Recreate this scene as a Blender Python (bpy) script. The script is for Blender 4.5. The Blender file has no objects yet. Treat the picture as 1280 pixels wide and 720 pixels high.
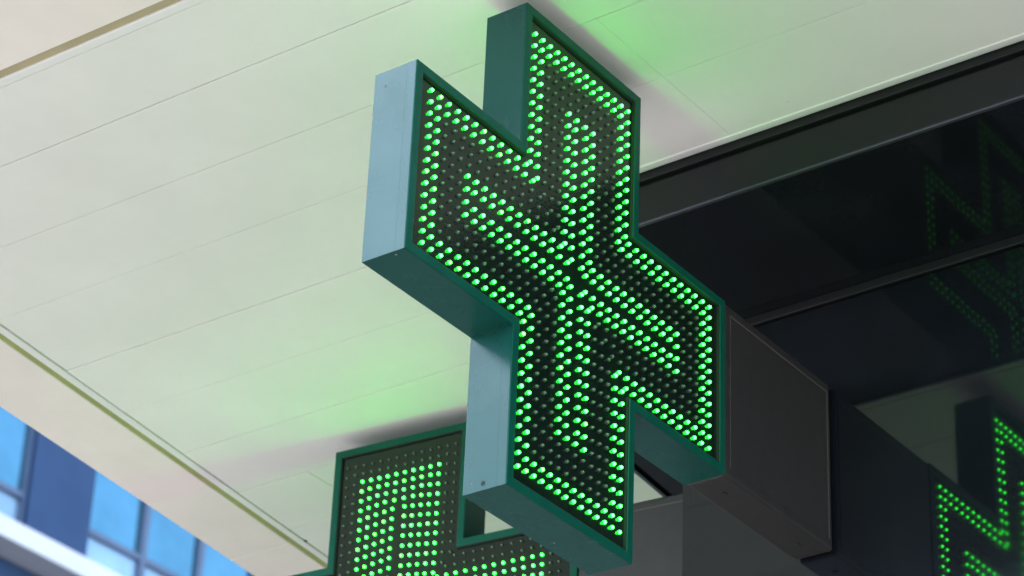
import bpy, bmesh, math, random
from mathutils import Vector, Matrix

# ------------------------------------------------------------------ scene, camera, light
SC = bpy.context.scene
COL = SC.collection
random.seed(7)
S = 0.02            # one LED pitch in metres; all plans below are in pitches
Z0 = 193.4          # height of the first sign's centre above the ground, in pitches


def W(x, y, z):
    return (x * S, y * S, (z + Z0) * S)


cam_d = bpy.data.cameras.new('camera')
cam = bpy.data.objects.new('camera', cam_d)
COL.objects.link(cam)
yaw, pitch, roll = 0.6493652, 0.5244195, 0.04399195
f = Vector((math.cos(pitch) * math.cos(yaw), math.cos(pitch) * math.sin(yaw), math.sin(pitch)))
r0 = Vector((math.sin(yaw), -math.cos(yaw), 0))
u0 = r0.cross(f)
r = math.cos(roll) * r0 + math.sin(roll) * u0
u = -math.sin(roll) * r0 + math.cos(roll) * u0
m = Matrix((r, u, -f)).transposed().to_4x4()
m.translation = Vector(W(-157.548, -112.991, -113.420))
cam.matrix_world = m
cam_d.sensor_width = 36.0
cam_d.lens = 3529.45 / 1280 * 36.0
cam_d.clip_start = 0.1
cam_d.clip_end = 2000
cam_d.dof.use_dof = True
cam_d.dof.focus_distance = 4.42
cam_d.dof.aperture_fstop = 8.0
cam_d.dof.aperture_blades = 7
SC.camera = cam

SUN_EL, SUN_AZ = math.radians(58), math.radians(122)   # azimuth counted from +X towards +Y
world = bpy.data.worlds.new('World')
SC.world = world
world.use_nodes = True
nt = world.node_tree
bg = nt.nodes['Background']
sky = nt.nodes.new('ShaderNodeTexSky')
sky.sky_type = 'NISHITA'
sky.sun_disc = False
sky.sun_elevation = SUN_EL
sky.sun_rotation = math.radians(90) - SUN_AZ
sky.air_density = 1.2
sky.dust_density = 0.7
sky.ozone_density = 1.6
# unseen clouds, shifted and brightened so the sign's street-side faces reflect them
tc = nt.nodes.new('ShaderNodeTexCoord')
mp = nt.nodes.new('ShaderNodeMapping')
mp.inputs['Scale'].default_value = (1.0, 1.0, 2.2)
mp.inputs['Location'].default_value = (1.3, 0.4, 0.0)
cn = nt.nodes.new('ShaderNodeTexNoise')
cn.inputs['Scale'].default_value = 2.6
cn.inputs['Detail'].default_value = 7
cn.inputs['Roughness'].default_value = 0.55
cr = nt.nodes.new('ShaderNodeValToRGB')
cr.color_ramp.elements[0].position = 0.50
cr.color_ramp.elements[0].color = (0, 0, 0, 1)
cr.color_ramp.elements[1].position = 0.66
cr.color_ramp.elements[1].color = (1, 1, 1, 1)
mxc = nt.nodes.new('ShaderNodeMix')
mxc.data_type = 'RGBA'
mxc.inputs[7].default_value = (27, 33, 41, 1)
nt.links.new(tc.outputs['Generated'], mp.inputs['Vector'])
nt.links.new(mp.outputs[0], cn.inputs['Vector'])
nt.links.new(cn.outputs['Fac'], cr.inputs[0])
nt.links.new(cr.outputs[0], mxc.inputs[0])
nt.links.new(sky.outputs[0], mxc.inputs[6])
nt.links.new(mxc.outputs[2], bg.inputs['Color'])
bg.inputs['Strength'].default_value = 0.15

sun_d = bpy.data.lights.new('sun', 'SUN')
sun_d.energy = 2.6
sun_d.angle = math.radians(0.53)
sun_d.color = (1.0, 0.95, 0.88)
sun = bpy.data.objects.new('sun', sun_d)
COL.objects.link(sun)
sd = Vector((math.cos(SUN_EL) * math.cos(SUN_AZ), math.cos(SUN_EL) * math.sin(SUN_AZ), math.sin(SUN_EL)))
sun.rotation_euler = sd.to_track_quat('Z', 'Y').to_euler()
sun.location = (0, 0, 30)

SC.view_settings.view_transform = 'Standard'
SC.view_settings.look = 'None'
SC.view_settings.exposure = 1.15
SC.view_settings.gamma = 1.0
SC.render.engine = 'CYCLES'
SC.cycles.use_denoising = True
SC.cycles.max_bounces = 10
SC.cycles.diffuse_bounces = 5
SC.cycles.glossy_bounces = 5
SC.cycles.sample_clamp_indirect = 6.0
SC.cycles.use_light_tree = True
SC.cycles.caustics_reflective = False


# ------------------------------------------------------------------ materials
def mat(name, base, rough=0.5, metal=0.0, spec=0.5, coat=0.0, noise=None, bump=None, rough_var=None, emit=None, specks=None, coat_rough=0.1, streaks=0.0):
    m_ = bpy.data.materials.new(name)
    m_.use_nodes = True
    n = m_.node_tree
    b = n.nodes['Principled BSDF']
    b.inputs['Base Color'].default_value = (*base, 1)
    b.inputs['Roughness'].default_value = rough
    b.inputs['Metallic'].default_value = metal
    b.inputs['Specular IOR Level'].default_value = spec
    b.inputs['Coat Weight'].default_value = coat
    b.inputs['Coat Roughness'].default_value = coat_rough
    t = n.nodes.new('ShaderNodeTexCoord')
    last = None
    if noise:                                   # (scale, amount): soft uneven tone
        a = n.nodes.new('ShaderNodeTexNoise')
        a.inputs['Scale'].default_value = noise[0]
        a.inputs['Detail'].default_value = 6
        a.inputs['Roughness'].default_value = 0.62
        n.links.new(t.outputs['Object'], a.inputs['Vector'])
        rp = n.nodes.new('ShaderNodeValToRGB')
        rp.color_ramp.elements[0].position = 0.3
        rp.color_ramp.elements[1].position = 0.7
        k = noise[1]
        rp.color_ramp.elements[0].color = (*[c * (1 - k) for c in base], 1)
        rp.color_ramp.elements[1].color = (*[min(1, c * (1 + k)) for c in base], 1)
        n.links.new(a.outputs['Fac'], rp.inputs[0])
        last = rp.outputs[0]
        n.links.new(last, b.inputs['Base Color'])
    if specks:                                  # (scale, threshold, colour): small chips and dirt specks
        a = n.nodes.new('ShaderNodeTexVoronoi')
        a.inputs['Scale'].default_value = specks[0]
        n.links.new(t.outputs['Object'], a.inputs['Vector'])
        a2 = n.nodes.new('ShaderNodeTexNoise')
        a2.inputs['Scale'].default_value = specks[0] * 0.23
        n.links.new(t.outputs['Object'], a2.inputs['Vector'])
        mu = n.nodes.new('ShaderNodeMath')
        mu.operation = 'MULTIPLY'
        n.links.new(a2.outputs['Fac'], mu.inputs[0])
        mu.inputs[1].default_value = specks[1] * 2
        lt = n.nodes.new('ShaderNodeMath')
        lt.operation = 'LESS_THAN'
        n.links.new(a.outputs['Distance'], lt.inputs[0])
        pw = n.nodes.new('ShaderNodeMath')
        pw.operation = 'POWER'
        n.links.new(mu.outputs[0], pw.inputs[0])
        pw.inputs[1].default_value = 4
        n.links.new(pw.outputs[0], lt.inputs[1])
        mx = n.nodes.new('ShaderNodeMix')
        mx.data_type = 'RGBA'
        mx.inputs[7].default_value = (*specks[2], 1)
        if last:
            n.links.new(last, mx.inputs[6])
        else:
            mx.inputs[6].default_value = (*base, 1)
        n.links.new(lt.outputs[0], mx.inputs[0])
        n.links.new(mx.outputs[2], b.inputs['Base Color'])
    if streaks:                                 # run-down dirt: noise drawn out vertically
        sm = n.nodes.new('ShaderNodeMapping')
        sm.inputs['Scale'].default_value = (60, 60, 4)
        a = n.nodes.new('ShaderNodeTexNoise')
        a.inputs['Scale'].default_value = 1.0
        a.inputs['Detail'].default_value = 5
        n.links.new(t.outputs['Object'], sm.inputs['Vector'])
        n.links.new(sm.outputs[0], a.inputs['Vector'])
        mr = n.nodes.new('ShaderNodeMapRange')
        mr.inputs['From Min'].default_value = 0.52
        mr.inputs['From Max'].default_value = 0.75
        mr.inputs['To Max'].default_value = streaks
        n.links.new(a.outputs['Fac'], mr.inputs['Value'])
        mr2 = n.nodes.new('ShaderNodeMapRange')
        mr2.inputs['From Min'].default_value = 0.4
        mr2.inputs['From Max'].default_value = 0.75
        mr2.inputs['To Min'].default_value = rough
        mr2.inputs['To Max'].default_value = rough + 0.06
        n.links.new(a.outputs['Fac'], mr2.inputs['Value'])
        n.links.new(mr2.outputs[0], b.inputs['Roughness'])
        src = b.inputs['Base Color'].links[0].from_socket
        mx = n.nodes.new('ShaderNodeMix')
        mx.data_type = 'RGBA'
        mx.inputs[7].default_value = (0.10, 0.12, 0.10, 1)
        n.links.new(src, mx.inputs[6])
        n.links.new(mr.outputs[0], mx.inputs[0])
        n.links.new(mx.outputs[2], b.inputs['Base Color'])
    if bump:                                    # (scale, strength, distance)
        a = n.nodes.new('ShaderNodeTexNoise')
        a.inputs['Scale'].default_value = bump[0]
        a.inputs['Detail'].default_value = 4
        n.links.new(t.outputs['Object'], a.inputs['Vector'])
        bm_ = n.nodes.new('ShaderNodeBump')
        bm_.inputs['Strength'].default_value = bump[1]
        bm_.inputs['Distance'].default_value = bump[2]
        n.links.new(a.outputs['Fac'], bm_.inputs['Height'])
        n.links.new(bm_.outputs[0], b.inputs['Normal'])
    if rough_var:                               # (scale, lo, hi)
        a = n.nodes.new('ShaderNodeTexNoise')
        a.inputs['Scale'].default_value = rough_var[0]
        a.inputs['Detail'].default_value = 5
        n.links.new(t.outputs['Object'], a.inputs['Vector'])
        mr = n.nodes.new('ShaderNodeMapRange')
        mr.inputs['From Min'].default_value = 0.3
        mr.inputs['From Max'].default_value = 0.7
        mr.inputs['To Min'].default_value = rough_var[1]
        mr.inputs['To Max'].default_value = rough_var[2]
        n.links.new(a.outputs['Fac'], mr.inputs['Value'])
        n.links.new(mr.outputs[0], b.inputs['Roughness'])
    if emit:
        b.inputs['Emission Color'].default_value = (*emit[0], 1)
        b.inputs['Emission Strength'].default_value = emit[1]
    return m_


M = {}
M['paint'] = mat('teal_sheet_metal_paint', (0.004, 0.064, 0.050), 0.25, 0.0, 0.36,
                 noise=(14, 0.06), bump=(300, 0.12, 0.0005), rough_var=(9, 0.22, 0.30), specks=(70, 0.33, (0.02, 0.035, 0.035)), streaks=0.0)
M['frame_paint'] = mat('green_frame_paint', (0.004, 0.080, 0.050), 0.32, 0.0, 0.14,
                       noise=(18, 0.12), bump=(900, 0.10, 0.0004))
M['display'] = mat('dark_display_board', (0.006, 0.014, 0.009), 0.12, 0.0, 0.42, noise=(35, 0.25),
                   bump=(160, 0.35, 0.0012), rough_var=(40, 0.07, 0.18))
for key, col, st in (('tip', (0.026, 1.0, 0.044), 10.0), ('tip_dim', (0.028, 1.0, 0.044), 7.0), ('tip_yellow', (0.042, 1.0, 0.032), 9.0)):
    M[key] = mat('lit_diode_lens', (0.05, 0.3, 0.12), 0.3, emit=(col, st))
M['body'] = mat('lit_diode_body', (0.02, 0.3, 0.06), 0.3, emit=((0.006, 1.0, 0.07), 1.5))
M['dead'] = mat('unlit_diode_lens', (0.060, 0.070, 0.052), 0.08, spec=1.0)
M['deadbody'] = mat('unlit_diode_body', (0.014, 0.018, 0.014), 0.4)
M['bracket'] = mat('graphite_bracket_paint', (0.032, 0.029, 0.027), 0.42, 0.0, 0.4, noise=(30, 0.12),
                   bump=(700, 0.25, 0.0006), specks=(230, 0.33, (0.16, 0.15, 0.16)))
M['edge_highlight'] = mat('edge_highlight_bead', (0.10, 0.085, 0.072), 0.4)  # paler than the bracket paint: edge highlight put into the colour
M['rubber'] = mat('black_gasket', (0.008, 0.008, 0.008), 0.7)
M['screw'] = mat('dull_steel_screw', (0.22, 0.2, 0.18), 0.4, 0.8)
M['ceiling'] = mat('white_ceiling_panel_paint', (0.785, 0.752, 0.70), 0.42, 0.0, 0.35, noise=(2.2, 0.05),
                   bump=(3.0, 0.12, 0.01), rough_var=(3, 0.36, 0.5), specks=(12, 0.31, (0.5, 0.46, 0.40)))
M['cream'] = mat('cream_eave_board_paint', (0.85, 0.745, 0.69), 0.35, 0.0, 0.35, noise=(4, 0.05), bump=(2.5, 0.15, 0.01))
M['trim'] = mat('white_aluminium_trim', (0.78, 0.75, 0.72), 0.35)
M['tan'] = mat('tan_joint_strip', (0.40, 0.33, 0.19), 0.6, noise=(10, 0.1))
M['olive'] = mat('olive_joint_strip', (0.30, 0.32, 0.10), 0.6, noise=(10, 0.12))
M['backing'] = mat('grey_backing', (0.25, 0.25, 0.24), 0.7)
M['fascia'] = mat('charcoal_fascia_paint', (0.012, 0.0125, 0.014), 0.38, 0.0, 0.22, noise=(3, 0.2), bump=(500, 0.1, 0.0005))
M['lip'] = mat('anodised_edge_lip', (0.06, 0.06, 0.08), 0.35, 0.5)
M['soffit'] = mat('black_gloss_soffit', (0.0080, 0.0092, 0.0115), 0.035, 0.0, 0.12, noise=(5, 0.3), bump=(1.6, 0.03, 0.01))
M['glass'] = mat('black_back_painted_glass', (0.007, 0.0085, 0.011), 0.03, 0.0, 0.5, noise=(6, 0.25), bump=(2.0, 0.03, 0.008), rough_var=(5, 0.015, 0.06))
M['rail'] = mat('dark_frame_rail', (0.010, 0.010, 0.012), 0.45)
M['render'] = mat('pale_wall_render', (0.42, 0.40, 0.37), 0.8, noise=(2, 0.1))
M['paving'] = mat('concrete_paving', (0.385, 0.356, 0.318), 0.85, noise=(1.5, 0.15), bump=(40, 0.3, 0.004))
M['asphalt'] = mat('asphalt_road', (0.05, 0.05, 0.052), 0.9, noise=(8, 0.25), bump=(120, 0.4, 0.004))
M['cladding'] = mat('slate_blue_cladding', (0.030, 0.060, 0.13), 0.7, spec=0.1, noise=(0.7, 0.1))
M['mullion'] = mat('blue_grey_window_frame', (0.06, 0.09, 0.16), 0.45, noise=(2, 0.1))
M['pane'] = mat('reflective_window_glass', (0.28, 0.59, 0.70), 0.03, 1.0, noise=(0.5, 0.22), bump=(0.5, 0.10, 0.03))  # uneven tone: reflected cloud variation put into the base colour
M['pale_pane'] = mat('pale_lower_glass', (0.34, 0.50, 0.66), 0.08, 0.55, noise=(0.8, 0.15))
M['ledge'] = mat('white_ledge_render', (0.50, 0.50, 0.53), 0.7, noise=(1.2, 0.05))


# ------------------------------------------------------------------ helpers
def mesh_obj(name, verts, faces, material, parent=None, mats=None, idx=None, smooth=False, bevel=0.0, seg=2):
    me = bpy.data.meshes.new(name)
    me.from_pydata(verts, [], faces)
    for mm in (mats or [material]):
        me.materials.append(mm)
    if idx:
        me.polygons.foreach_set('material_index', idx)
    bm = bmesh.new()
    bm.from_mesh(me)
    bmesh.ops.recalc_face_normals(bm, faces=bm.faces)
    bm.to_mesh(me)
    bm.free()
    if smooth:
        me.polygons.foreach_set('use_smooth', [True] * len(me.polygons))
    o = bpy.data.objects.new(name, me)
    COL.objects.link(o)
    if parent:
        o.parent = parent
    if bevel:
        b = o.modifiers.new('bevel', 'BEVEL')
        b.width = bevel * S
        b.segments = seg
        b.limit_method = 'ANGLE'
        b.angle_limit = math.radians(40)
    return o


def empty(name, loc=(0, 0, 0), rz=0.0, **props):
    o = bpy.data.objects.new(name, None)
    o.location = loc
    o.rotation_euler = (0, 0, rz)
    o.empty_display_size = 0.2
    COL.objects.link(o)
    for k, v in props.items():
        o[k] = v
    return o


def prism(poly, z0, z1, conv=W):
    """upright prism over a plan polygon"""
    n = len(poly)
    v = [conv(x, y, z0) for x, y in poly] + [conv(x, y, z1) for x, y in poly]
    fc = [list(range(n))[::-1], list(range(n, 2 * n))]
    fc += [[i, (i + 1) % n, n + (i + 1) % n, n + i] for i in range(n)]
    return v, fc


def box(x0, x1, y0, y1, z0, z1, conv=W):
    return prism([(x0, y0), (x1, y0), (x1, y1), (x0, y1)], z0, z1, conv)


def join(parts):
    V, F = [], []
    for v, fc in parts:
        k = len(V)
        V += list(v)
        F += [[i + k for i in q] for q in fc]
    return V, F


def L(x, y, z):            # sign-local plan in pitches -> metres
    return (x * S, y * S, z * S)


# ------------------------------------------------------------------ the setting: ground
v, fc = box(-9000, 9000, -9000, 9000, -Z0 - 20, -Z0)
o = mesh_obj('ground', v, fc, M['paving'])
o['kind'] = 'structure'
v, fc = box(-700, -330, -9000, 9000, -Z0 + 0.2, -Z0 + 0.4)
o = mesh_obj('road', v, fc, M['asphalt'])
o['kind'] = 'structure'
v, fc = box(130, 2600, 70, 1250, -Z0 + 0.2, -Z0 + 0.4)  # unseen dark asphalt, added where the sign's undersides would mirror bright ground
o = mesh_obj('road', v, fc, M['asphalt'])  # added unseen asphalt that darkens the sign's underside reflections
o['kind'] = 'structure'
v, fc = box(-330, -323, -9000, 9000, -Z0, -Z0 + 6)
o = mesh_obj('kerb', v, fc, M['paving'], bevel=0.6)
o['kind'] = 'structure'

# ------------------------------------------------------------------ the shop building
WX = 40.0                       # front wall plane
A2 = math.radians(5.6)          # the side wall runs off at this angle
ux, uy = math.cos(A2), math.sin(A2)
nx, ny = -uy, ux
CX, CY = 40.0, 16.1             # wall corner
OVER = 17.4
FX = 20.0                       # fascia plane
SOF = 18.0                      # soffit height
CEI = 23.65                     # ceiling height


def wall2(t, off=0.0):
    return (CX + t * ux + off * nx, CY + t * uy + off * ny)


def f2(x, off=OVER):            # y of the line parallel to the side wall at this offset
    px, py = wall2(0, off)
    return py + (x - px) * uy / ux


shop = empty('shop_building', W(CX, CY, -Z0), label='dark glossy shop corner building with black glass walls, charcoal fascia and black soffit',
             category='building')


def sp(name, vf, material, **k):
    """part of the shop: vertices are world, so undo the root offset"""
    ox, oy, oz = shop.location
    v_, f_ = vf
    return mesh_obj(name, [(a - ox, b - oy, c - oz) for a, b, c in v_], f_, material, shop, **k)


# front wall glass panes (2 mm joints), side wall panes
edges = [16.1 - 0.7]
for y in (-52, -120, -188, -256, -324, -392):
    edges.append(y)
for a, b in zip(edges[:-1], edges[1:]):
    for z0, z1 in ((-Z0, -100.1), (-99.9, 16.9)):
        sp('glass_panel', box(WX, WX + 1.0, b + 0.06, a - 0.06, z0, z1), M['glass'], bevel=0.05, seg=1)
sp('glass_panel', prism([(WX, 15.3), (WX + 1.0, 15.3), wall2(1.2, -0.9), wall2(0.0, 0.0)], -Z0, 16.9), M['glass'])
ts = [1.3, 60, 128, 196, 264]
for a, b in zip(ts[:-1], ts[1:]):
    for z0, z1 in ((-Z0, -100.1), (-99.9, 16.9)):
        sp('glass_panel', prism([wall2(a + 0.06), wall2(b - 0.06), wall2(b - 0.06, -1), wall2(a + 0.06, -1)], z0, z1), M['glass'])
# rail where the glass meets the soffit: two thin steps
sp('head_rail', box(WX - 0.25, WX + 1, -392, 15.6, 17.1, 17.97), M['rail'], bevel=0.04)
sp('head_rail', prism([wall2(0, 0.55), wall2(264, 0.55), wall2(264, -1), wall2(0.8, -1)], 17.25, 17.97), M['rail'], bevel=0.08)
# core of the building behind the glass and above the canopy
sp('core_wall', prism([(WX + 1.4, -392), (WX + 1.4, 14.6), wall2(3, -1.4), wall2(264, -1.4), (300, -392)], -Z0, 23.0), M['rail'])
sp('upper_wall', prism([(WX, -392), (CX, CY), wall2(264), (300, -392)], 36.0, 420.0), M['render'])
# soffit: panels along the front, then round the corner
ys = [f2(FX + 0.3) - 0.3, -70, -150, -230, -310, -392]
cn_x, cn_y = FX + 0.25, f2(FX + 0.25) - 0.25
sp('soffit_panel', prism([(cn_x, cn_y), (cn_x, -70.05), (WX + 1.4, -70.05), (WX + 1.4, 16.0)], SOF, SOF + 0.6), M['soffit'])
for a, b in zip(ys[1:-1], ys[2:]):
    sp('soffit_panel', box(FX + 0.25, WX + 1.4, b + 0.05, a - 0.05, SOF, SOF + 0.6), M['soffit'])
sp('soffit_panel', prism([(cn_x, cn_y), (WX + 1.4, 16.0), wall2(100, -1.4), wall2(100, OVER - 0.3)], SOF + 0.004, SOF + 0.6), M['soffit'])
sp('soffit_panel', prism([wall2(100.1, OVER - 0.3), wall2(100.1, -1.4), wall2(264, -1.4), wall2(264, OVER - 0.3)], SOF + 0.004, SOF + 0.6), M['soffit'])
# fascia boards (front), lip, shadow gap above with a thin bead
fy = [f2(FX), -47, -110, -173, -236, -299, -392]
for a, b in zip(fy[:-1], fy[1:]):
    sp('fascia_panel', box(FX, FX + 0.25, b + 0.04, a - 0.04, 17.85, 21.6), M['fascia'], bevel=0.03, seg=1)
sp('edge_lip', box(FX - 0.12, FX + 0.3, -392, f2(FX) + 0.1, 17.62, 17.83), M['lip'], bevel=0.06)
sp('shadow_gap', box(FX + 0.75, FX + 1.2, -392, f2(FX) - 1, 21.4, 24.0), M['rubber'])
sp('bead', box(FX + 0.05, FX + 0.75, -392, f2(FX) - 0.2, 22.30, 22.40), M['fascia'], bevel=0.04)
# side fascia
sp('fascia_panel', prism([(FX + 0.26, f2(FX + 0.26)), wall2(100, OVER), wall2(100, OVER - 0.25), (FX + 0.26, f2(FX + 0.26) - 0.25)], 17.85, 22.1), M['fascia'])
sp('fascia_panel', prism([wall2(100.1, OVER), wall2(264, OVER), wall2(264, OVER - 0.25), wall2(100.1, OVER - 0.25)], 17.85, 22.1), M['fascia'])
sp('edge_lip', prism([(FX + 0.3, f2(FX + 0.3) + 0.1), wall2(264, OVER + 0.1), wall2(264, OVER - 0.3), (FX + 0.3, f2(FX + 0.3) - 0.3)], 17.62, 17.83), M['lip'])
sp('shadow_gap', prism([(FX + 1.3, f2(FX + 1.3) - 1), wall2(264, OVER - 1), wall2(264, OVER - 1.4), (FX + 1.3, f2(FX + 1.3) - 1.4)], 22.1, 24.0), M['rubber'])

# ------------------------------------------------------------------ the canopy
canopy = empty('entrance_canopy', W(0, 0, CEI), label='white panelled canopy ceiling with cream eave border above the green crosses',
               category='canopy')


def cp(name, vf, material, **k):
    ox, oy, oz = canopy.location
    v_, f_ = vf
    return mesh_obj(name, [(a - ox, b - oy, c - oz) for a, b, c in v_], f_, material, canopy, **k)


def yin(x):                 # end of the ceiling field
    return 78.2 + 0.116 * (x - 9.5)


def yout(x):                # outer edge of the eave
    return 91.2 + 0.108 * (x - 22.5)


XE = [-21.0, -11.65, -1.25, 8.9, 20.5, 30.7, 41.2, 51.8, 62.3, 72.8, 83.3, 93.8, 104.3, 114.8, 125.3, 135.8, 146.3, 156.8, 200, 260]
G = 0.04
joints = {0: [-60, -170], 1: [-95, -210], 2: [-1.85, -130, -240], 3: [-1.85, -130, -240], 7: [73.0], 8: [], }
pi_ = 0
for i, (a, b) in enumerate(zip(XE[:-1], XE[1:])):
    lo = -392 if i < 4 else None
    js = joints.get(i, [])
    stops = [yin] + [(lambda x, j=j: j) for j in js] + [(lambda x: -392.0) if lo is not None else (lambda x: f2(x) + 0.25)]
    for k in range(len(stops) - 1):
        top, bot = stops[k], stops[k + 1]
        g0 = 0.0 if k == 0 else 0.012
        g1 = 0.012 if k < len(stops) - 2 else 0.0
        dz = random.uniform(-0.035, 0.035)
        tl = random.uniform(-0.02, 0.02)
        aa, bb = a + G, b - G
        cp('ceiling_panel', prism([(aa, bot(aa) + g1), (bb, bot(bb) + g1), (bb, top(bb) - g0), (aa, top(aa) - g0)], CEI + dz, CEI + 0.55),
           M['ceiling'], bevel=0.06, seg=2)
# edge trim by the dark fascia
cp('edge_trim', box(19.72, 20.5, -392, f2(20.5) + 0.2, CEI - 0.10, CEI + 0.4), M['trim'], bevel=0.04)
cp('backing_board', prism([(-22.9, -392), (20.7, -392), (20.7, f2(20.7)), (264, f2(264)), (264, yin(264) + 0.3), (-22.9, yin(-22.9) + 0.3)], CEI + 0.56, CEI + 0.8), M['backing'])
# white trims, tan / olive strips, cream eave boards
xi = -21.0
cp('inner_trim', prism([(xi - 1.0, -392), (xi - 0.07, -392), (xi - 0.07, yin(xi) + 0.1), (xi - 1.0, yin(xi) + 1.0)], CEI - 0.12, CEI + 0.5), M['trim'], bevel=0.08)
cp('inner_trim', prism([(xi - 0.9, yin(xi) + 1.0), (xi, yin(xi) + 0.12), (264, yin(264) + 0.12), (264, yin(264) + 1.05)], CEI - 0.12, CEI + 0.5), M['trim'], bevel=0.08)
cp('joint_strip', prism([(xi - 1.85, -392), (xi - 1.0, -392), (xi - 1.0, yin(xi) + 1.0), (xi - 1.85, yin(xi) + 1.9)], CEI + 0.10, CEI + 0.5), M['tan'])
cp('joint_strip', prism([(xi - 1.8, yin(xi) + 1.85), (xi - 0.9, yin(xi) + 1.05), (264, yin(264) + 1.05), (264, yin(264) + 2.05)], CEI + 0.10, CEI + 0.5), M['olive'])
for a, b in ((-392, -250), (-250, -130), (-130, -20), (-20, None)):
    if b is None:
        pl = [(-33, a + 0.05), (xi - 1.87, a + 0.05), (xi - 1.87, yin(xi) + 1.95), (-33, yout(-33))]
    else:
        pl = [(-33, a + 0.05), (xi - 1.87, a + 0.05), (xi - 1.87, b - 0.05), (-33, b - 0.05)]
    cp('eave_board', prism(pl, CEI + 0.0, CEI + 0.5), M['cream'], bevel=0.10)
xb = [-22.7, 65.2, 150, 264]
for a, b in zip(xb[:-1], xb[1:]):
    p0 = (-32.9, yout(-33)) if a < 0 else (a + 0.05, yout(a))
    cp('eave_board', prism([(a + 0.05, yin(a) + 2.07), (b - 0.05, yin(b) + 2.07), (b - 0.05, yout(b)), p0], CEI + 0.004, CEI + 0.5), M['cream'], bevel=0.10)
cp('outer_fascia', prism([(-33.0, -392), (-33.0, yout(-33)), (264, yout(264)), (264, yout(264) - 0.4), (-32.6, yout(-33) - 0.4), (-32.6, -392)], CEI + 0.51, CEI + 11), M['trim'])
cp('roof_slab', prism([(-32.5, -392), (300, -392), (300, yout(264) - 0.5), (264, yout(264) - 0.5), (-32.5, yout(-33) - 0.5)], CEI + 0.9, CEI + 10.6), M['render'])
for (x, y) in ((65.6, 84.75), (33.0, 81.6)):
    v, fc = [], []
    k = 0
    n = 10
    for j in range(n):
        t = 2 * math.pi * j / n
        v.append(W(x + 0.28 * math.cos(t), y + 0.28 * math.sin(t), CEI - 0.02))
    v.append(W(x, y, CEI - 0.12))
    fc += [[k + j, k + (j + 1) % n, k + n] for j in range(n)]
    cp('screw', (v, fc), M['rubber'])

# ------------------------------------------------------------------ the LED crosses
HW, HL, TH = 8.33, 21.78, 4.08        # outer half width, half length, thickness
AL = 19.60                            # outline of diodes: half length
PAN = 0.31                            # recess of the display board


def cross(w, l):
    return [(-w, l), (w, l), (w, w), (l, w), (l, -w), (w, -w), (w, -l), (-w, -l), (-w, -w), (-l, -w), (-l, w), (-w, w)]


def ring(po, pi, y0, y1):
    n = len(po)
    v_ = [L(x, y0, z) for x, z in po] + [L(x, y0, z) for x, z in pi] + [L(x, y1, z) for x, z in po] + [L(x, y1, z) for x, z in pi]
    f_ = []
    for i in range(n):
        j = (i + 1) % n
        f_ += [[i, j, n + j, n + i], [2 * n + i, 3 * n + i, 3 * n + j, 2 * n + j], [i, 2 * n + i, 2 * n + j, j], [n + i, n + j, 3 * n + j, 3 * n + i]]
    return v_, f_


def slabxz(poly, y0, y1):
    n = len(poly)
    v_ = [L(x, y0, z) for x, z in poly] + [L(x, y1, z) for x, z in poly]
    return v_, [list(range(n)), list(range(n, 2 * n))[::-1]] + [[i, n + i, n + (i + 1) % n, (i + 1) % n] for i in range(n)]


def diode_spots():
    out = []
    s = (AL - 6.75 - 0.5) / 11
    for k in range(7):
        h, tipd = 6.75 - k, AL - k
        pts = []
        n = 14 - 2 * k
        for j in range(n):
            pts.append((-h + 2 * h * j / (n - 1), tipd))
        for j in range(1, 12):
            pts.append((-h, tipd - j * s))
            pts.append((h, tipd - j * s))
        for (a, b) in pts:
            out += [(a, b, k), (b, -a, k), (-a, -b, k), (-b, a, k)]
    return out


SPOTS = diode_spots()


def diode_template(R=0.150, seg=8):
    """tube from the board (y=PAN) to a rounded tip at y=0.02; material slots: 0 tip, 1 body"""
    prof = [(PAN, R * 1.22, 1), (PAN - 0.05, R * 1.22, 1), (PAN - 0.06, R, 1), (0.215, R, 1), (0.12, R * 0.90, 0), (0.06, R * 0.55, 0)]
    v_, f_, ix = [], [], []
    for (y, rr, _) in prof:
        for j in range(seg):
            t = 2 * math.pi * (j + 0.5) / seg
            v_.append(L(rr * math.cos(t), y, rr * math.sin(t)))
    for q in range(len(prof) - 1):
        for j in range(seg):
            a, b = q * seg + j, q * seg + (j + 1) % seg
            f_.append([a, b, b + seg, a + seg])
            ix.append(0 if q >= 3 else 1)
    v_.append(L(0, 0.04, 0))
    k = (len(prof) - 1) * seg
    for j in range(seg):
        f_.append([k + j, k + (j + 1) % seg, len(v_) - 1])
        ix.append(0)
    return v_, f_, ix


DT = diode_template()


def diode_mesh(name, mats):
    me = bpy.data.meshes.new(name)
    me.from_pydata(DT[0], [], DT[1])
    for mm in mats:
        me.materials.append(mm)
    me.polygons.foreach_set('material_index', DT[2])
    me.polygons.foreach_set('use_smooth', [True] * len(me.polygons))
    return me


ME_LIT = [diode_mesh('lit_diode', [M[q], M['body']]) for q in ('tip', 'tip', 'tip', 'tip_dim', 'tip', 'tip_dim', 'tip', 'tip_yellow')]
ME_DEAD = diode_mesh('unlit_diode', [M['dead'], M['deadbody']])
LABEL_LIT, LABEL_DEAD = 'glowing green diode', 'unlit grey diode'


def jit(i, a=0.02):
    rnd = random.Random(i * 7919 + 13)
    return rnd.uniform(-a, a), rnd.uniform(-a, a), rnd.uniform(-0.05, 0.03)


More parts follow.
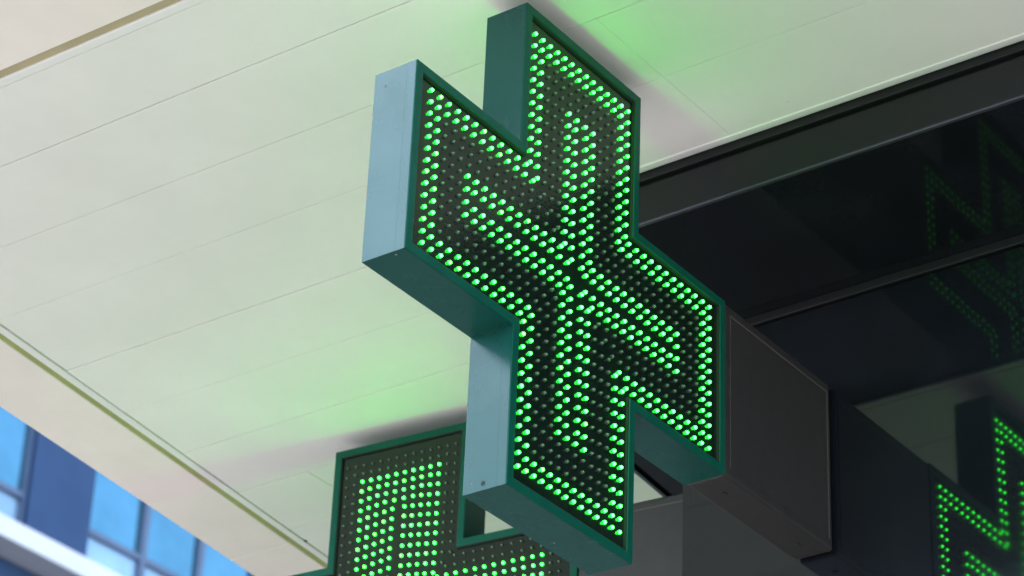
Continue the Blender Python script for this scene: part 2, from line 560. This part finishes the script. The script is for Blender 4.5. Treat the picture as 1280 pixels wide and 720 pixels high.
def build_sign(loc, rz, lit, label, score, wall_dist, blue_dead):
    root = empty('pharmacy_cross_sign', loc, rz, label=label, category='cross sign', group='lit green pharmacy crosses under the canopy')
    e = 0.02
    mesh_obj('front_frame', *ring(cross(HW, HL), cross(HW - 0.80, HL - 0.80), 0.0, 0.125), M['frame_paint'], root, bevel=0.055, seg=3)
    mesh_obj('case_lip', *ring(cross(HW - 0.012, HL - 0.012), cross(HW - 0.30, HL - 0.30), 0.128, 0.955), M['paint'], root)
    mesh_obj('case', *ring(cross(HW - e, HL - e), cross(HW - 0.30, HL - 0.30), 0.957, TH), M['paint'], root, bevel=0.018, seg=2)
    mesh_obj('gasket', *ring(cross(HW - 0.79, HL - 0.79), cross(HW - 0.90, HL - 0.90), 0.09, PAN + 0.1), M['rubber'], root)
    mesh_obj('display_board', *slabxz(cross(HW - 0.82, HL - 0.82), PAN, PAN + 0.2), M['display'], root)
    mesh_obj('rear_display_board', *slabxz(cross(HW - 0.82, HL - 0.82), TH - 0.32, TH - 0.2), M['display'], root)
    # a drain hole and small screws in the case
    hv, hf = [], []

    def dot(c, ax, rad, deep):
        k = len(hv)   # 0: one dot per mesh
        n = 12
        for j in range(n):
            t = 2 * math.pi * j / n
            a, b = rad * math.cos(t), rad * math.sin(t)
            p = [c[0], c[1], c[2]]
            if ax == 0:
                p[1] += a
                p[2] += b
            else:
                p[0] += a
                p[1] += b
            hv.append(L(*p))
        cc = list(c)
        cc[ax] += deep
        hv.append(L(*cc))
        hf.extend([[k + j, k + (j + 1) % n, k + n] for j in range(n)])
    dot((-HW + e - 0.012, 2.2, -21.2), 0, 0.20, -0.01)
    mesh_obj('drain_hole', hv, hf, M['rubber'], root)
    hv, hf = [], []
    for c, ax in (((-HL + 0.5, 1.2, -HW + e - 0.01), 2), ((-HL + e - 0.01, 3.0, 6.9), 0), ((-HW + e - 0.01, 3.2, -20.9), 0), ((2.0, 3.0, -HL + e - 0.01), 2)):
        hv, hf = [], []
        dot(c, ax, 0.11, -0.07)
        mesh_obj('screw', hv, hf, M['screw'], root)
    # bracket to the wall
    b0, b1 = HL + 0.02, wall_dist - 0.35
    br = [(b0, HW - 0.05), (b1, HW - 0.05), (b1, -HW + 0.05), (b0, -HW + 0.05)]
    mesh_obj('bracket', *slabxz(br, 0.10, TH - 0.1), M['bracket'], root, bevel=0.28, seg=3)
    mesh_obj('bracket_cover', *slabxz([(b0 + 0.9, HW - 1.1), (b1 - 0.75, HW - 1.1), (b1 - 0.75, -HW + 1.0), (b0 + 0.9, -HW + 1.0)], 0.03, 0.3),
             M['bracket'], root, bevel=0.05, seg=2)
    for bead in ([(b0 + 0.9, HW - 1.0), (b1 - 0.66, HW - 1.0), (b1 - 0.66, HW - 1.12), (b0 + 0.9, HW - 1.12)],
                 [(b1 - 0.74, HW - 1.13), (b1 - 0.66, HW - 1.13), (b1 - 0.66, -HW + 1.0), (b1 - 0.74, -HW + 1.0)]):
        mesh_obj('highlight_bead', *slabxz(bead, 0.0, 0.2), M['edge_highlight'], root)  # raised strips added to draw the bright line along the cover's edges
    for bx_ in (b0 + 3.0, b1 - 3.0):
        n = 10
        mesh_obj('bolt', *join([prism([(bx_ + 0.3 * math.cos(2 * math.pi * q / 6), TH / 2 + 0.3 * math.sin(2 * math.pi * q / 6)) for q in range(6)],
                                      -HW - 0.12, -HW + 0.06, L)]), M['bracket'], root)
    mesh_obj('mounting_plate', *slabxz([(b1 - 0.1, HW - 0.6), (wall_dist - 0.02, HW - 0.6), (wall_dist - 0.02, -HW + 0.5), (b1 - 0.1, -HW + 0.5)], 0.6, TH - 0.6),
             M['rubber'], root)
    # front diodes: the 300 that show largest one by one, the rest joined
    order = sorted(range(len(SPOTS)), key=lambda i: score(SPOTS[i]))
    V, F, I = [], [], []
    for rank, i in enumerate(order):
        x, z, k = SPOTS[i]
        dx, dz, dy = jit(i)
        on = k in lit
        if rank < 300:
            o = bpy.data.objects.new('diode', ME_LIT[random.Random(i).randrange(8)] if on else ME_DEAD)
            o.parent = root
            o.location = L(x + dx, 0, z + dz)
            o['label'] = LABEL_LIT if on else LABEL_DEAD
            COL.objects.link(o)
        else:
            q = len(V)
            V += [(a + (x + dx) * S, b, c + (z + dz) * S) for a, b, c in DT[0]]
            F += [[j + q for j in t] for t in DT[1]]
            I += [(t if on else t + 2) for t in DT[2]]
    o = mesh_obj('diode_field', V, F, None, root, mats=[M['tip'], M['body'], M['dead'], M['deadbody']], idx=I, smooth=True)
    o['kind'] = 'stuff'
    V, F, I = [], [], []
    for x, z, k in SPOTS:
        on = k in lit
        q = len(V)
        V += [(a - x * S, TH * S - b, c + z * S) for a, b, c in DT[0]]
        F += [[j + q for j in t] for t in DT[1]]
        I += [(t if on else t + 2) for t in DT[2]]
    o = mesh_obj('rear_diode_field', V, F, None, root, mats=[M['tip'], M['body'], M['dead'], M['deadbody']], idx=I, smooth=True)
    o['kind'] = 'stuff'
    return root


# first sign: two outer and two inner outlines lit; nearest diodes are low and at the street side
build_sign(W(0, 0, 0), 0.0, {0, 1, 5, 6}, 'nearer green cross sign with glowing border and glowing inner cross, on graphite bracket',
           lambda p: 0.77 * p[0] + 0.47 * p[1], WX, True)
TH2 = -0.0979
ex, ey = math.sin(TH2), math.cos(TH2)
build_sign(W(47.67, 56.53, -0.07), math.atan2(-ey, -ex), {2, 3, 4, 5, 6},
           'farther green cross sign half hidden behind the nearer one, unlit border, filled glowing middle',
           lambda p: -p[1] + 0.25 * abs(p[0] - 1), 39.5, False)

# ------------------------------------------------------------------ the office block across the square
OY = 1400.0
off = empty('office_building', W(1217, OY, -Z0), label='distant blue glass office block with slate pillars and a white ledge below the windows',
            category='office building')


def op(name, vf, material, parent=None, **k):
    ox, oy, oz = off.location
    v_, f_ = vf
    return mesh_obj(name, [(a - ox, b - oy, c - oz) for a, b, c in v_], f_, material, parent or off, **k)


MOD = 68.0
x_left = 1217 - 6 * MOD * 1
cols = []
x = 1217.0 - 12 * MOD
i = 0
while x < 2300:
    cols.append(x)
    x += MOD
for fl in range(-3, 3):
    zb = 803.0 + 205 * fl
    op('ledge', box(cols[0], cols[-1], OY - 26, OY + 4, zb - 19, zb - 2), M['ledge'], bevel=0.8)
    op('wall_band', box(cols[0], cols[-1], OY + 4, OY + 30, zb - 45, zb - 0.5), M['cladding'])
    for j, xa in enumerate(cols[:-1]):
        rel = (j - 12) % 6
        if rel == 0:
            op('pillar', box(xa, xa + MOD, OY - 4, OY + 14, zb, zb + 159.5), M['cladding'])
            continue
        x0, x1 = xa, xa + MOD
        fr = join([box(x0, x0 + 3.2, OY, OY + 6, zb, zb + 159.5), box(x1 - 3.2, x1, OY, OY + 6, zb, zb + 159.5),
                   box(x0 + 3.2, x1 - 3.2, OY + 0.3, OY + 6, zb, zb + 3), box(x0 + 3.2, x1 - 3.2, OY + 0.3, OY + 6, zb + 35, zb + 40),
                   box(x0 + 3.2, x1 - 3.2, OY + 0.3, OY + 6, zb + 155, zb + 159.5)])
        w = op('window', fr, M['mullion'])
        for z0, z1 in ((zb + 3, zb + 35), (zb + 40, zb + 155)):
            t = random.uniform(-0.5, 0.5)
            op('pane', prism([(x0 + 3.2, OY + 4), (x1 - 3.2, OY + 4 + t), (x1 - 3.2, OY + 5 + t), (x0 + 3.2, OY + 5)], z0, z1), M['pane'] if z0 > zb + 10 else M['pale_pane'], w)
op('core', box(cols[0], cols[-1], OY + 14.5, OY + 500, -Z0, 803 + 205 * 3 - 46), M['cladding'])
